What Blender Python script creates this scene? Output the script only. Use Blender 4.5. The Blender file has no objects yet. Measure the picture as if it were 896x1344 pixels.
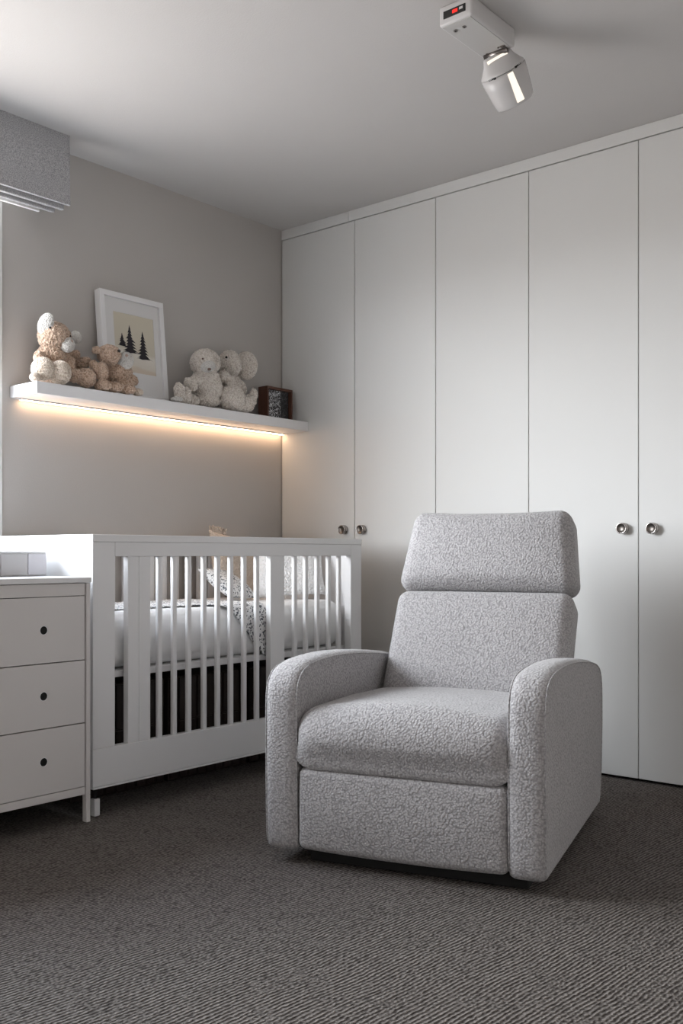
import bpy, bmesh, math, random
from mathutils import Vector, Matrix, noise
random.seed(7)
sc = bpy.context.scene
C = sc.collection
PI = math.pi

# ------------------------------------------------------------------ object helpers
def link(name, bm, mat=None, parent=None, smooth=True, loc=None, rot=None, mats=None):
    me = bpy.data.meshes.new(name)
    bm.normal_update()
    bm.to_mesh(me); bm.free()
    for m in (mats or [mat]):
        if m: me.materials.append(m)
    if smooth:
        for p in me.polygons: p.use_smooth = True
    o = bpy.data.objects.new(name, me)
    C.objects.link(o)
    if parent: o.parent = parent
    if loc: o.location = loc
    if rot: o.rotation_euler = rot
    return o

def empty(name, loc=(0, 0, 0), rz=0):
    o = bpy.data.objects.new(name, None); C.objects.link(o)
    o.location = loc; o.rotation_euler = (0, 0, rz); o.empty_display_size = .05
    return o

def tag(o, label, cat, group=None, kind=None):
    o['label'] = label; o['category'] = cat
    if group: o['group'] = group
    if kind: o['kind'] = kind
    return o

def struct(o, label=None, cat=None):
    o['kind'] = 'structure'
    if label: o['label'] = label
    if cat: o['category'] = cat
    return o

def copy_tree(o, parent=None):
    c = o.copy(); C.objects.link(c)
    if parent: c.parent = parent
    for ch in list(o.children): copy_tree(ch, c)
    return c

# ------------------------------------------------------------------ mesh helpers
def box(bm, x0, x1, y0, y1, z0, z1, bev=0, seg=2):
    r = bmesh.ops.create_cube(bm, size=1)
    vs = r['verts']
    for v in vs:
        v.co = Vector(((x0+x1)/2 + v.co.x*(x1-x0), (y0+y1)/2 + v.co.y*(y1-y0), (z0+z1)/2 + v.co.z*(z1-z0)))
    if bev:
        es = set()
        for v in vs: es.update(v.link_edges)
        bmesh.ops.bevel(bm, geom=list(es), offset=bev, segments=seg, profile=.5, affect='EDGES')
    return vs

def obox(name, x0, x1, y0, y1, z0, z1, mat, parent=None, bev=.0015, smooth=False, seg=2):
    bm = bmesh.new(); box(bm, x0, x1, y0, y1, z0, z1, bev, seg)
    return link(name, bm, mat, parent, smooth)

def cyl(bm, p0, p1, r0, r1=None, n=24, caps=True):
    r1 = r0 if r1 is None else r1
    p0 = Vector(p0); p1 = Vector(p1); d = p1-p0
    q = d.to_track_quat('Z', 'Y').to_matrix()
    A = []; B = []
    for i in range(n):
        a = 2*PI*i/n; e = q @ Vector((math.cos(a), math.sin(a), 0))
        A.append(bm.verts.new(p0+e*r0)); B.append(bm.verts.new(p1+e*r1))
    for i in range(n):
        bm.faces.new((A[i], A[(i+1) % n], B[(i+1) % n], B[i]))
    if caps:
        bm.faces.new(A[::-1]); bm.faces.new(B)

def loft(bm, rings, caps=True, closed=True):
    R = [[bm.verts.new(p) for p in r] for r in rings]
    n = len(R[0])
    for a, b in zip(R, R[1:]):
        for i in range(n if closed else n-1):
            j = (i+1) % n
            bm.faces.new((a[i], a[j], b[j], b[i]))
    if caps:
        bm.faces.new(R[0][::-1]); bm.faces.new(R[-1])
    return R

def tube(bm, pts, r, n=8, closed=False):
    pts = [Vector(p) for p in pts]; N = len(pts); rings = []
    for i, p in enumerate(pts):
        a = pts[(i-1) % N] if (closed or i > 0) else p
        b = pts[(i+1) % N] if (closed or i < N-1) else p
        q = (b-a).to_track_quat('Z', 'X').to_matrix()
        t = (b-a).normalized()
        u = t.cross(Vector((1, .0, 0)))
        if u.length < .2: u = t.cross(Vector((0, 0, 1)))
        u.normalize(); w = t.cross(u)
        rings.append([p + (u*math.cos(2*PI*k/n) + w*math.sin(2*PI*k/n))*r for k in range(n)])
    if closed: rings.append(rings[0])
    loft(bm, rings, caps=not closed)
    if closed: bmesh.ops.remove_doubles(bm, verts=bm.verts[:], dist=1e-5)

def axis_samples(h, r, kc, ki):
    """parameter samples along one axis of a rounded box, dense in its corners"""
    s = [-h + r - r*math.tan(PI/4*(1-i/kc)) for i in range(kc)]
    s += [-(h-r) + 2*(h-r)*i/ki for i in range(ki+1)]
    s += [h - r + r*math.tan(PI/4*(i+1)/kc) for i in range(kc)]
    return s

def rbox(hx, hy, hz, r, kc=5, n=(10, 10, 10), fn=None):
    """rounded box centred on the origin, half sizes h*, optional warp fn(Vector, unit position)"""
    bm = bmesh.new()
    H = (hx, hy, hz); S = [axis_samples(H[i], r, kc, n[i]) for i in range(3)]
    def place(p):
        inner = Vector([max(-(H[i]-r), min(H[i]-r, p[i])) for i in range(3)])
        d = Vector(p)-inner
        if d.length > 1e-9: d = d.normalized()*r
        q = inner+d
        if fn: q = fn(q, Vector((q.x/hx, q.y/hy, q.z/hz)))
        return q
    for ax in range(3):
        a, b = [(1, 2), (2, 0), (0, 1)][ax]
        for sg in (-1, 1):
            g = []
            for u in S[a]:
                row = []
                for v in S[b]:
                    p = [0, 0, 0]; p[ax] = sg*H[ax]; p[a] = u; p[b] = v
                    row.append(bm.verts.new(place(p)))
                g.append(row)
            for i in range(len(g)-1):
                for j in range(len(g[0])-1):
                    q = (g[i][j], g[i+1][j], g[i+1][j+1], g[i][j+1])
                    bm.faces.new(q if sg > 0 else q[::-1])
    bmesh.ops.remove_doubles(bm, verts=bm.verts[:], dist=1e-5)
    return bm

# ------------------------------------------------------------------ material helpers
class NT:
    def __init__(s, name):
        s.m = bpy.data.materials.new(name); s.m.use_nodes = True
        s.t = s.m.node_tree; s.t.nodes.clear()
        s.out = s.t.nodes.new('ShaderNodeOutputMaterial')
    def n(s, typ, **kw):
        nd = s.t.nodes.new(typ)
        for k, v in kw.items():
            if k in nd.inputs: nd.inputs[k].default_value = v
            else: setattr(nd, k, v)
        return nd
    def l(s, a, b): s.t.links.new(a, b)
    def math(s, op, a, b=None, c=None):
        nd = s.n('ShaderNodeMath', operation=op)
        for i, v in enumerate((a, b, c)):
            if v is None: continue
            if isinstance(v, (int, float)): nd.inputs[i].default_value = v
            else: s.l(v, nd.inputs[i])
        return nd.outputs[0]
    def mix(s, f, a, b):
        nd = s.n('ShaderNodeMix', data_type='RGBA')
        for sock, v in ((nd.inputs[0], f), (nd.inputs[6], a), (nd.inputs[7], b)):
            if isinstance(v, (int, float)): sock.default_value = v
            elif isinstance(v, tuple): sock.default_value = (*v[:3], 1)
            else: s.l(v, sock)
        return nd.outputs[2]
    def ramp(s, f, stops):
        nd = s.n('ShaderNodeValToRGB'); cr = nd.color_ramp
        while len(cr.elements) < len(stops): cr.elements.new(.5)
        for e, (p, c) in zip(cr.elements, stops):
            e.position = p; e.color = (c, c, c, 1) if isinstance(c, (int, float)) else (*c, 1)
        s.l(f, nd.inputs[0]); return nd.outputs[0]
    def co(s, kind='Object'):
        return s.n('ShaderNodeTexCoord').outputs[kind]
    def bsdf(s, col=(.8, .8, .8), rough=.5, height=None, dist=.001, strength=1, **kw):
        b = s.n('ShaderNodeBsdfPrincipled')
        if isinstance(col, tuple): b.inputs['Base Color'].default_value = (*col, 1)
        else: s.l(col, b.inputs['Base Color'])
        b.inputs['Roughness'].default_value = rough
        for k, v in kw.items(): b.inputs[k.replace('_', ' ')].default_value = v
        if height is not None:
            bp = s.n('ShaderNodeBump'); bp.inputs['Distance'].default_value = dist
            bp.inputs['Strength'].default_value = strength
            s.l(height, bp.inputs['Height']); s.l(bp.outputs[0], b.inputs['Normal'])
        s.l(b.outputs[0], s.out.inputs[0]); return b

def paint(name, col, rough=.5, bump=.0, scale=60, var=.02, **kw):
    t = NT(name); nz = t.n('ShaderNodeTexNoise', Scale=3.0, Detail=3.0); t.l(t.co(), nz.inputs['Vector'])
    c = t.mix(nz.outputs[0], tuple(x*(1-var) for x in col), tuple(min(1, x*(1+var)) for x in col))
    h = None
    if bump:
        n2 = t.n('ShaderNodeTexNoise', Scale=float(scale), Detail=3.0); t.l(t.co(), n2.inputs['Vector']); h = n2.outputs[0]
    t.bsdf(c, rough, h, bump or .001, **kw); return t.m

def boucle(name, col, scale=150, dist=.004, dark=.62):
    t = NT(name); co = t.co()
    nz = t.n('ShaderNodeTexNoise', Scale=55.0, Detail=2.0); t.l(co, nz.inputs['Vector'])
    va = t.n('ShaderNodeVectorMath', operation='MULTIPLY_ADD')
    t.l(nz.outputs['Color'], va.inputs[0]); va.inputs[1].default_value = (.0015, .0015, .0015); t.l(co, va.inputs[2])
    v = t.n('ShaderNodeTexVoronoi', Scale=float(scale), feature='SMOOTH_F1'); v.inputs['Smoothness'].default_value = .12
    t.l(va.outputs[0], v.inputs['Vector'])
    v2 = t.n('ShaderNodeTexVoronoi', Scale=float(scale*2.1)); t.l(va.outputs[0], v2.inputs['Vector'])
    h = t.math('SUBTRACT', 1.0, t.math('ADD', t.math('MULTIPLY', t.math('POWER', v.outputs['Distance'], 1.6), 1.2), t.math('MULTIPLY', v2.outputs['Distance'], .12)))
    f = t.ramp(h, [(.30, 0.0), (.80, 1.0)])
    c = t.mix(f, tuple(x*dark for x in col), col)  # valleys between loops coloured darker, shade put into the colour
    t.bsdf(c, .95, h, dist, Sheen_Weight=.25, Sheen_Roughness=.5); return t.m

def emission(name, col, strength):
    t = NT(name); e = t.n('ShaderNodeEmission'); e.inputs[0].default_value = (*col, 1); e.inputs[1].default_value = strength
    t.l(e.outputs[0], t.out.inputs[0]); return t.m

def metal(name, col, rough):
    t = NT(name); nz = t.n('ShaderNodeTexNoise', Scale=400.0); t.l(t.co(), nz.inputs['Vector'])
    t.bsdf(col, rough, nz.outputs[0], .00005, Metallic=1.0); return t.m

# ------------------------------------------------------------------ materials
M_wall = paint('wall_paint_taupe', (.49, .468, .447), .75, .0004, 220)
M_room = paint('room_paint', (.67, .63, .595), .8, .0004, 200)
M_ceil = paint('ceiling_paint', (.57, .555, .545), .9, .0005, 180)
M_door = paint('wardrobe_lacquer', (.66, .66, .648), .5, 0, var=.008, Specular_IOR_Level=.3)
M_white = paint('white_lacquer', (.79, .79, .80), .35, 0, var=.01)
M_crib = paint('crib_white_lacquer', (.78, .78, .785), .4, 0, var=.01)
M_dresser = paint('dresser_white_lacquer', (.69, .667, .655), .45, 0, var=.01)
M_trim = paint('white_trim', (.75, .75, .75), .4, 0)
M_black = paint('black_void', (.008, .008, .008), .8)
M_dark = paint('dark_recess', (.02, .019, .018), .8)
M_plastic = paint('pale_plastic', (.62, .61, .61), .3)
M_chrome = metal('brushed_nickel', (.20, .18, .165), .42)
M_chrome2 = metal('nickel_rim', (.46, .43, .41), .25)
M_boucle = boucle('boucle_grey', (.445, .432, .440), 165, .0017, .66)
M_sheet = paint('white_cotton', (.80, .80, .80), .9, .004, 18)
M_basefab = paint('black_fabric', (.01, .01, .01), .9)

def carpet():
    t = NT('ribbed_carpet'); co = t.co()
    mp = t.n('ShaderNodeMapping'); mp.inputs['Rotation'].default_value = (0, 0, math.radians(4)); t.l(co, mp.inputs['Vector'])
    nz = t.n('ShaderNodeTexNoise', Scale=5.0, Detail=2.0); t.l(mp.outputs[0], nz.inputs['Vector'])
    sp = t.n('ShaderNodeSeparateXYZ'); t.l(mp.outputs[0], sp.inputs[0])
    fine = t.n('ShaderNodeTexNoise', Scale=70.0, Detail=2.0); t.l(mp.outputs[0], fine.inputs['Vector'])
    x = t.math('ADD', sp.outputs['X'], t.math('MULTIPLY', nz.outputs[0], .02))
    x = t.math('ADD', x, t.math('MULTIPLY', fine.outputs[0], .007))
    rib = t.math('SINE', t.math('MULTIPLY', x, 2*PI/.0105))
    rib = t.math('MULTIPLY_ADD', rib, .5, .5)
    # loops along each rib, shifted from rib to rib
    st = t.n('ShaderNodeMapping'); st.inputs['Scale'].default_value = (1.0, .8, 1.0); t.l(mp.outputs[0], st.inputs['Vector'])
    v = t.n('ShaderNodeTexVoronoi', Scale=150.0); t.l(st.outputs[0], v.inputs['Vector'])
    loops = t.math('SUBTRACT', 1.0, v.outputs['Distance'])
    big = t.n('ShaderNodeTexNoise', Scale=9.0, Detail=3.0); t.l(mp.outputs[0], big.inputs['Vector'])
    wgt = t.ramp(big.outputs[0], [(.35, .30), (.62, .58)])
    h = t.math('ADD', t.math('MULTIPLY', rib, wgt), t.math('MULTIPLY', loops, t.math('MULTIPLY_ADD', wgt, -.75, .92)))
    f = t.ramp(h, [(.25, 0.0), (1.0, 1.0)])
    c = t.mix(f, (.042, .034, .030), (.29, .262, .24))  # gaps darker: yarn gap colour with occlusion shade painted in
    t.bsdf(c, .9, h, .006, Specular_IOR_Level=.3); return t.m
M_carpet = carpet()

def plush(name, a, b, sc_=170):
    t = NT(name); co = t.co()
    v = t.n('ShaderNodeTexVoronoi', Scale=float(sc_), feature='SMOOTH_F1'); t.l(co, v.inputs['Vector'])
    n = t.n('ShaderNodeTexNoise', Scale=float(sc_), Detail=3.0, Distortion=1.5); t.l(co, n.inputs['Vector'])
    h = t.math('SUBTRACT', n.outputs[0], v.outputs['Distance'])
    f = t.ramp(t.math('ADD', h, .35), [(.15, 0.0), (.55, 1.0)])
    t.bsdf(t.mix(f, a, b), .95, h, .007, Sheen_Weight=.3); return t.m
M_tan = plush('tan_plush', (.42, .265, .175), (.74, .55, .42))
M_cream = plush('cream_plush', (.64, .56, .49), (.93, .87, .80))
M_palefoot = plush('pale_tan_plush', (.60, .47, .36), (.84, .73, .62))
M_whitefur = plush('white_plush', (.68, .65, .61), (.86, .835, .80), 240)
M_pinkfur = plush('pink_plush', (.55, .38, .31), (.66, .48, .40), 300)
M_bead = paint('black_bead', (.01, .008, .008), .15)
M_nosefab = paint('brown_thread', (.16, .10, .08), .7)

def fabric_speckle(name, col, spk, scale=420, wgt=.5):
    t = NT(name); n = t.n('ShaderNodeTexNoise', Scale=float(scale), Detail=2.0); t.l(t.co(), n.inputs['Vector'])
    f = t.ramp(n.outputs[0], [(.38, 0.0), (.62, 1.0)])
    t.bsdf(t.mix(f, spk, col), .95, n.outputs[0], .0008); return t.m
M_blind = fabric_speckle('blind_fabric', (.50, .50, .51), (.29, .29, .30), 300)

def pattern_cloth():
    t = NT('patterned_muslin'); co = t.co()
    v = t.n('ShaderNodeTexVoronoi', Scale=95.0, feature='F1'); v.inputs['Randomness'].default_value = .9
    nz = t.n('ShaderNodeTexNoise', Scale=55.0, Detail=1.0); t.l(co, nz.inputs['Vector'])
    va = t.n('ShaderNodeVectorMath', operation='MULTIPLY_ADD'); t.l(nz.outputs['Color'], va.inputs[0])
    va.inputs[1].default_value = (.02, .02, .02); t.l(co, va.inputs[2]); t.l(va.outputs[0], v.inputs['Vector'])
    band = t.math('LESS_THAN', v.outputs['Distance'], .42)
    w = t.n('ShaderNodeTexNoise', Scale=130.0, Detail=1.0); t.l(co, w.inputs['Vector'])
    f = t.math('MULTIPLY', band, t.math('GREATER_THAN', w.outputs[0], .36))
    c = t.mix(f, (.78, .78, .78), (.10, .11, .13))
    t.bsdf(c, .95, nz.outputs[0], .003); return t.m
M_pattern = pattern_cloth()

def knit(name, col):
    t = NT(name); co = t.co()
    v = t.n('ShaderNodeTexVoronoi', Scale=110.0); t.l(co, v.inputs['Vector'])
    t.bsdf(col, .95, t.math('SUBTRACT', 1.0, v.outputs['Distance']), .004); return t.m
M_beige = knit('beige_knit', (.72, .62, .53))
M_whitecush = knit('white_cushion_cotton', (.80, .80, .80))

def wood(name, a, b):
    t = NT(name); mp = t.n('ShaderNodeMapping'); mp.inputs['Scale'].default_value = (12, 12, 1.2); t.l(t.co(), mp.inputs['Vector'])
    n = t.n('ShaderNodeTexNoise', Scale=6.0, Detail=4.0, Distortion=1.0); t.l(mp.outputs[0], n.inputs['Vector'])
    t.bsdf(t.mix(n.outputs[0], a, b), .5, n.outputs[0], .0006); return t.m
M_brown = wood('dark_brown_wood', (.014, .008, .006), (.042, .026, .020))
M_brownframe = wood('walnut_frame', (.05, .02, .012), (.12, .045, .025))
B1_body = [
  (0.100,-1.371,1.699, 0.0603,0.0559,0.0544, 0),
  (0.085,-1.375,1.626, 0.0589,0.0442,0.0413, 0),
  (0.080,-1.375,1.574, 0.0590,0.0472,0.0649, 0),
  (0.110,-1.334,1.629, 0.0237,0.0207,0.0207, 0),
  (0.120,-1.320,1.595, 0.0222,0.0207,0.0326, 25),
  (0.135,-1.302,1.554, 0.0267,0.0237,0.0267, 0),
  (0.140,-1.253,1.551, 0.0389,0.0359,0.0359, 0),
  (0.070,-1.265,1.642, 0.0302,0.0211,0.0211, -30),
  (0.075,-1.225,1.620, 0.0365,0.0213,0.0213, -30),
  (0.100,-1.435,1.606, 0.0232,0.0232,0.0261, 0),
]
B1_feet = [
  (0.135,-1.444,1.560, 0.0432,0.0288,0.0432, 0),
  (0.155,-1.381,1.552, 0.0407,0.0320,0.0451, 0),
  (0.140,-1.480,1.523, 0.0200,0.0200,0.0171, 0),
]
B1_muzzle = [
  (0.143,-1.341,1.667, 0.0279,0.0264,0.0294, 0),
]
B1_nose = [
  (0.162,-1.340,1.674, 0.0105,0.0073,0.0117, 0),
]
B1_ears = [
  (0.115,-1.418,1.738, 0.0291,0.0116,0.0422, 22),
  (0.085,-1.261,1.719, 0.0196,0.0121,0.0256, -25),
]
B1_eyes = [
  (0.151,-1.423,1.717, 0.0046,0.0043,0.0046, 0),
  (0.150,-1.335,1.700, 0.0044,0.0044,0.0044, 0),
]
B2_body = [
  (0.146,-1.149,1.656, 0.0458,0.0336,0.0397, 0),
  (0.139,-1.204,1.668, 0.0166,0.0103,0.0166, 0),
  (0.132,-1.105,1.591, 0.0524,0.0339,0.0401, 0),
  (0.158,-1.191,1.579, 0.0257,0.0205,0.0393, 0),
  (0.146,-1.218,1.600, 0.0181,0.0181,0.0271, -20),
  (0.154,-1.069,1.593, 0.0278,0.0158,0.0186, -40),
  (0.162,-1.044,1.565, 0.0217,0.0158,0.0217, 0),
  (0.165,-1.192,1.526, 0.0332,0.0205,0.0211, 0),
  (0.169,-1.140,1.527, 0.0365,0.0207,0.0213, 0),
  (0.169,-1.076,1.526, 0.0339,0.0210,0.0216, 0),
  (0.132,-1.082,1.551, 0.0558,0.0316,0.0310, 0),
]
B2_muzzle = [
  (0.165,-1.085,1.639, 0.0339,0.0209,0.0370, 25),
]
B2_paw = [
  (0.169,-1.023,1.520, 0.0218,0.0159,0.0156, 0),
]
B2_eye = [
  (0.186,-1.131,1.670, 0.0067,0.0040,0.0061, 0),
]
B2_nose = [
  (0.198,-1.102,1.655, 0.0073,0.0040,0.0061, 0),
]
B3_body = [
  (0.118,-0.611,1.709, 0.0660,0.0575,0.0575, 0),
  (0.108,-0.594,1.604, 0.0663,0.0578,0.0714, 0),
  (0.108,-0.594,1.543, 0.0578,0.0544,0.0272, 0),
  (0.128,-0.705,1.599, 0.0249,0.0233,0.0332, -40),
  (0.118,-0.666,1.624, 0.0268,0.0235,0.0235, 0),
  (0.113,-0.603,1.650, 0.0576,0.0475,0.0271, 0),
  (0.128,-0.701,1.528, 0.0333,0.0299,0.0266, 0),
  (0.148,-0.749,1.554, 0.0230,0.0230,0.0263, 0),
  (0.153,-0.446,1.549, 0.0346,0.0312,0.0416, 0),
  (0.158,-0.373,1.564, 0.0280,0.0280,0.0315, 0),
  (0.148,-0.757,1.533, 0.0295,0.0263,0.0263, 0),
  (0.158,-0.795,1.553, 0.0228,0.0195,0.0391, 0),
  (0.128,-0.516,1.660, 0.0309,0.0240,0.0240, -30),
  (0.138,-0.483,1.643, 0.0241,0.0241,0.0207, -30),
  (0.148,-0.483,1.566, 0.0586,0.0482,0.0551, 0),
  (0.158,-0.407,1.546, 0.0453,0.0348,0.0383, 0),
  (0.163,-0.353,1.594, 0.0158,0.0176,0.0316, -10),
]
B3_muzzle = [
  (0.168,-0.639,1.682, 0.0317,0.0251,0.0234, -15),
]
B3_nose = [
  (0.186,-0.649,1.667, 0.0077,0.0050,0.0060, 0),
]
B3_pad = [
  (0.173,-0.821,1.516, 0.0259,0.0194,0.0113, 0),
]
B3_eyes = [
  (0.161,-0.664,1.713, 0.0043,0.0043,0.0043, 0),
  (0.160,-0.610,1.713, 0.0044,0.0044,0.0044, 0),
]
B4_body = [
  (0.078,-0.427,1.735, 0.0527,0.0527,0.0597, 0),
  (0.058,-0.413,1.626, 0.0600,0.0424,0.0777, 0),
  (0.078,-0.369,1.626, 0.0355,0.0355,0.0426, 0),
  (0.068,-0.422,1.684, 0.0317,0.0317,0.0352, 0),
]
B4_ear = [
  (0.078,-0.322,1.743, 0.0536,0.0250,0.0643, 0),
]
B4_eye = [
  (0.113,-0.479,1.754, 0.0052,0.0042,0.0052, 0),
]
# ================================================================== ROOM
RX, RY, H, T = 4.05, -4.7, 2.473, .15
WY0, WY1, WZ0, WZ1 = -3.55, -1.56, .90, 2.30       # the window opening in the left wall
bm = bmesh.new(); box(bm, -T, RX+T, RY-T, T+.62, -.1, 0)
struct(link('floor', bm, M_carpet, smooth=False), 'dark grey brown ribbed loop pile carpet', 'floor')
bm = bmesh.new(); box(bm, -T, RX+T, RY-T, T+.62, H, H+.1)
struct(link('ceiling', bm, M_ceil, smooth=False), 'plain pale painted ceiling', 'ceiling')
bm = bmesh.new()
box(bm, -T, 0, RY, WY0, 0, H); box(bm, -T, 0, WY1, .62, 0, H)
box(bm, -T, 0, WY0, WY1, 0, WZ0); box(bm, -T, 0, WY0, WY1, WZ1, H)
struct(link('wall_left', bm, M_wall, smooth=False), 'taupe grey painted wall behind the shelf and cot', 'wall')
bm = bmesh.new(); box(bm, RX, RX+T, RY, .62, 0, H); struct(link('wall_right', bm, M_room, smooth=False))
bm = bmesh.new(); box(bm, -T, RX+T, RY-T, RY, 0, H); struct(link('wall_front', bm, M_room, smooth=False))
bm = bmesh.new(); box(bm, -T, RX+T, .62, .62+T, 0, H); struct(link('wall_back', bm, M_wall, smooth=False))

# window
win = struct(empty('window_1', (0, (WY0+WY1)/2, WZ0)), 'white framed window under the grey blind', 'window')
def wpart(name, rects, m, bev=.002):
    b = bmesh.new()
    for r in rects: box(b, r[0], r[1], r[2]-(WY0+WY1)/2, r[3]-(WY0+WY1)/2, r[4]-WZ0, r[5]-WZ0, bev)
    return link(name, b, m, win, smooth=False)
wpart('window_frame', [(-.11, -.05, WY0, WY0+.05, WZ0, WZ1), (-.11, -.05, WY1-.05, WY1, WZ0, WZ1), (-.11, -.05, WY0+.05, WY1-.05, WZ0, WZ0+.05),
      (-.11, -.05, WY0+.05, WY1-.05, WZ1-.05, WZ1), (-.10, -.06, -2.58, -2.53, WZ0+.05, WZ1-.05)], M_trim)
wpart('window_casing', [(0.0005, .014, WY1-.002, WY1+.02, WZ0-.02, WZ1), (0.0005, .014, WY0-.02, WY0+.002, WZ0-.02, WZ1)], M_trim)
wpart('window_sill', [(-.06, .03, WY0-.02, WY1+.02, WZ0-.03, WZ0)], M_trim)
g = NT('window_glass'); tr = g.n('ShaderNodeBsdfTransparent'); gl = g.n('ShaderNodeBsdfGlossy'); gl.inputs['Roughness'].default_value = 0
mx = g.n('ShaderNodeMixShader'); mx.inputs[0].default_value = .05
g.l(tr.outputs[0], mx.inputs[1]); g.l(gl.outputs[0], mx.inputs[2]); g.l(mx.outputs[0], g.out.inputs[0])
wpart('window_pane', [(-.083, -.077, WY0+.05, -2.58, WZ0+.05, WZ1-.05), (-.083, -.077, -2.53, WY1-.05, WZ0+.05, WZ1-.05)], g.m, 0)

# ================================================================== WARDROBE
wr = tag(empty('fitted_wardrobe', (2.2, 0, 0)), 'tall white fitted wardrobe wall with flush doors, reaching the ceiling behind the armchair', 'wardrobe')
def wb(name, x0, x1, y0, y1, z0, z1, m, bev=.001, par=wr, smooth=False):
    b = bmesh.new(); box(b, x0-2.2, x1-2.2, y0, y1, z0, z1, bev); return link(name, b, m, par, smooth)
wb('carcass', .004, 4.045, .024, .60, .05, 2.41, M_dark)
wb('plinth', .004, 4.045, .05, .07, 0.001, .05, M_black, 0)
b = bmesh.new(); box(b, .003-2.2, .437-2.2, -.002, .05, 2.424, 2.472, .001); box(b, .4385-2.2, 4.045-2.2, -.002, .05, 2.424, 2.472, .001)
link('cornice', b, M_door, wr, smooth=False)
DX = [.004, .473, .933, 1.392, 1.859, 2.326, 2.793, 3.26, 3.727, 4.045]
knobs = {0: (.412, .974), 1: (.523, .973), 2: (1.332, .965), 3: (1.800, .957), 4: (1.917, .955), 5: (2.733, .955), 6: (2.853, .955), 7: (3.667, .955)}
def make_knob():
    b = bmesh.new()
    prof = [(.0001, 0), (.0155, 0), (.0155, -.004), (.0135, -.006), (.0125, -.010), (.0128, -.016), (.0150, -.0185), (.0152, -.0215), (.0140, -.0228), (.0120, -.0222), (.0118, -.0214), (.0001, -.0214)]
    n = 32; R = []
    for r, y in [(r*1.4, y*1.1) for r, y in prof]: R.append([Vector((r*math.cos(2*PI*i/n), y, r*math.sin(2*PI*i/n))) for i in range(n)])
    loft(b, R, caps=False)
    for f in b.faces:
        cy = f.calc_center_median(); f.material_index = 1 if (cy.y < -.022 and math.hypot(cy.x, cy.z) < .0166) else 0
    return b
kmesh = None
for i in range(9):
    x0, x1 = DX[i]+.0017, DX[i+1]-.0017
    b = bmesh.new(); xc = (x0+x1)/2
    box(b, x0-xc, x1-xc, 0, .019, .012, 2.420, .0012)
    d = link('door', b, M_door, wr, smooth=False, loc=(xc-2.2, 0, 0))
    if i in knobs:
        if kmesh is None:
            k = link('knob', make_knob(), M_chrome2, d, mats=[M_chrome2, M_chrome]); kmesh = k.data
        else:
            k = bpy.data.objects.new('knob', kmesh); C.objects.link(k); k.parent = d
        k.location = (knobs[i][0]-xc, 0, knobs[i][1])

# ================================================================== ROMAN BLIND
bl = tag(empty('roman_blind', (0, -2.5, 2.2)), 'grey woven fabric blind drawn up in folds above the window', 'blind')
def fold(x0, x1, y0, y1, z0, z1, name='fabric_fold', m=M_blind, bev=.004):
    b = bmesh.new(); box(b, x0, x1, y0+2.5, y1+2.5, z0-2.2, z1-2.2, bev, 3); return link(name, b, m, bl, smooth=False)
def front_fold():
    b = bmesh.new(); ys = [-3.75+(2.415)*i/24 for i in range(25)]; rings = []
    for y in ys:
        s = (y+3.75)/2.415
        rings.append([Vector((x, y+2.5, z-2.2)) for x, z in
            [(.004, 2.4725), (.150-.001*s, 2.4725), (.151, 2.40), (.152, 2.30), (.1535+.0025*s, 2.203), (.146, 2.2015), (.143, 2.206), (.141, 2.30), (.139, 2.44), (.004, 2.44)]])
    loft(b, rings); return b
link('fabric_panel', front_fold(), M_blind, bl, smooth=False)
fold(.118, .136, -3.74, -1.350, 2.186, 2.43)
fold(.100, .113, -3.74, -1.375, 2.174, 2.43)
fold(.082, .094, -3.73, -1.43, 2.168, 2.180, 'bottom_bar', M_trim, .002)
fold(.004, .076, -3.73, -1.43, 2.40, 2.43, 'head_rail', M_trim, .002)

# ================================================================== SHELF
sh = tag(empty('wall_shelf', (0, -.75, 1.46)), 'long white floating shelf with a glowing light strip underneath', 'shelf')
b = bmesh.new(); box(b, .001, .184, -1.500+.75, -.001+.75, -.003, .042, .0015); link('shelf_board', b, M_white, sh, smooth=False)
b = bmesh.new(); box(b, .007, .031, -1.47+.75, -.006+.75, -.0075, -.003, .001); link('strip_housing', b, M_plastic, sh, smooth=False)
M_led = emission('warm_led', (1.0, .64, .38), 18)
b = bmesh.new(); box(b, .011, .027, -1.465+.75, -.010+.75, -.0095, -.0076, .0005)
o = link('light_strip', b, M_led, sh, smooth=False); o['label'] = 'warm white glowing strip'

# ================================================================== COT
CY0, CY1, CXF = -1.637, -.254, .72
cot = tag(empty('baby_cot', (.36, -.945, 0)), 'white wooden baby cot with vertical slats against the wall under the shelf', 'cot')
def cb(name, rects, m=M_crib, bev=.0015, smooth=False, par=cot):
    b = bmesh.new()
    for r in rects: box(b, r[0]-.36, r[1]-.36, r[2]+.945, r[3]+.945, r[4], r[5], bev)
    return link(name, b, m, par, smooth)
cb('top_rail', [(.682, CXF+.002, CY0-.002, CY1+.002, .900, .924)])
cb('top_rail', [(.012, .046, CY0-.002, CY1+.002, .900, .924)])
for (a, c) in ((CY0-.002, CY0+.034), (CY1-.034, CY1+.002)): cb('end_cap', [(.047, .681, a, c, .900, .924)])
XI = .690
cb('upper_rail', [(XI, CXF, -1.549, -.3245, .852, .8995)])
cb('front_post', [(.684, CXF, CY0, -1.5495, .2235, .8995)])
cb('front_post', [(.684, CXF, -.324, CY1, .2235, .8995)])
cb('bottom_rail', [(XI, CXF, CY0, CY1, .100, .223), (XI-.002, CXF+.003, CY0, CY1, .0925, .0985)])
cb('wide_slat', [(XI+.003, CXF-.001, -1.495, -1.4505, .223, .852), (XI+.003, CXF-.001, -1.4495, -1.401, .223, .852)])
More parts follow.
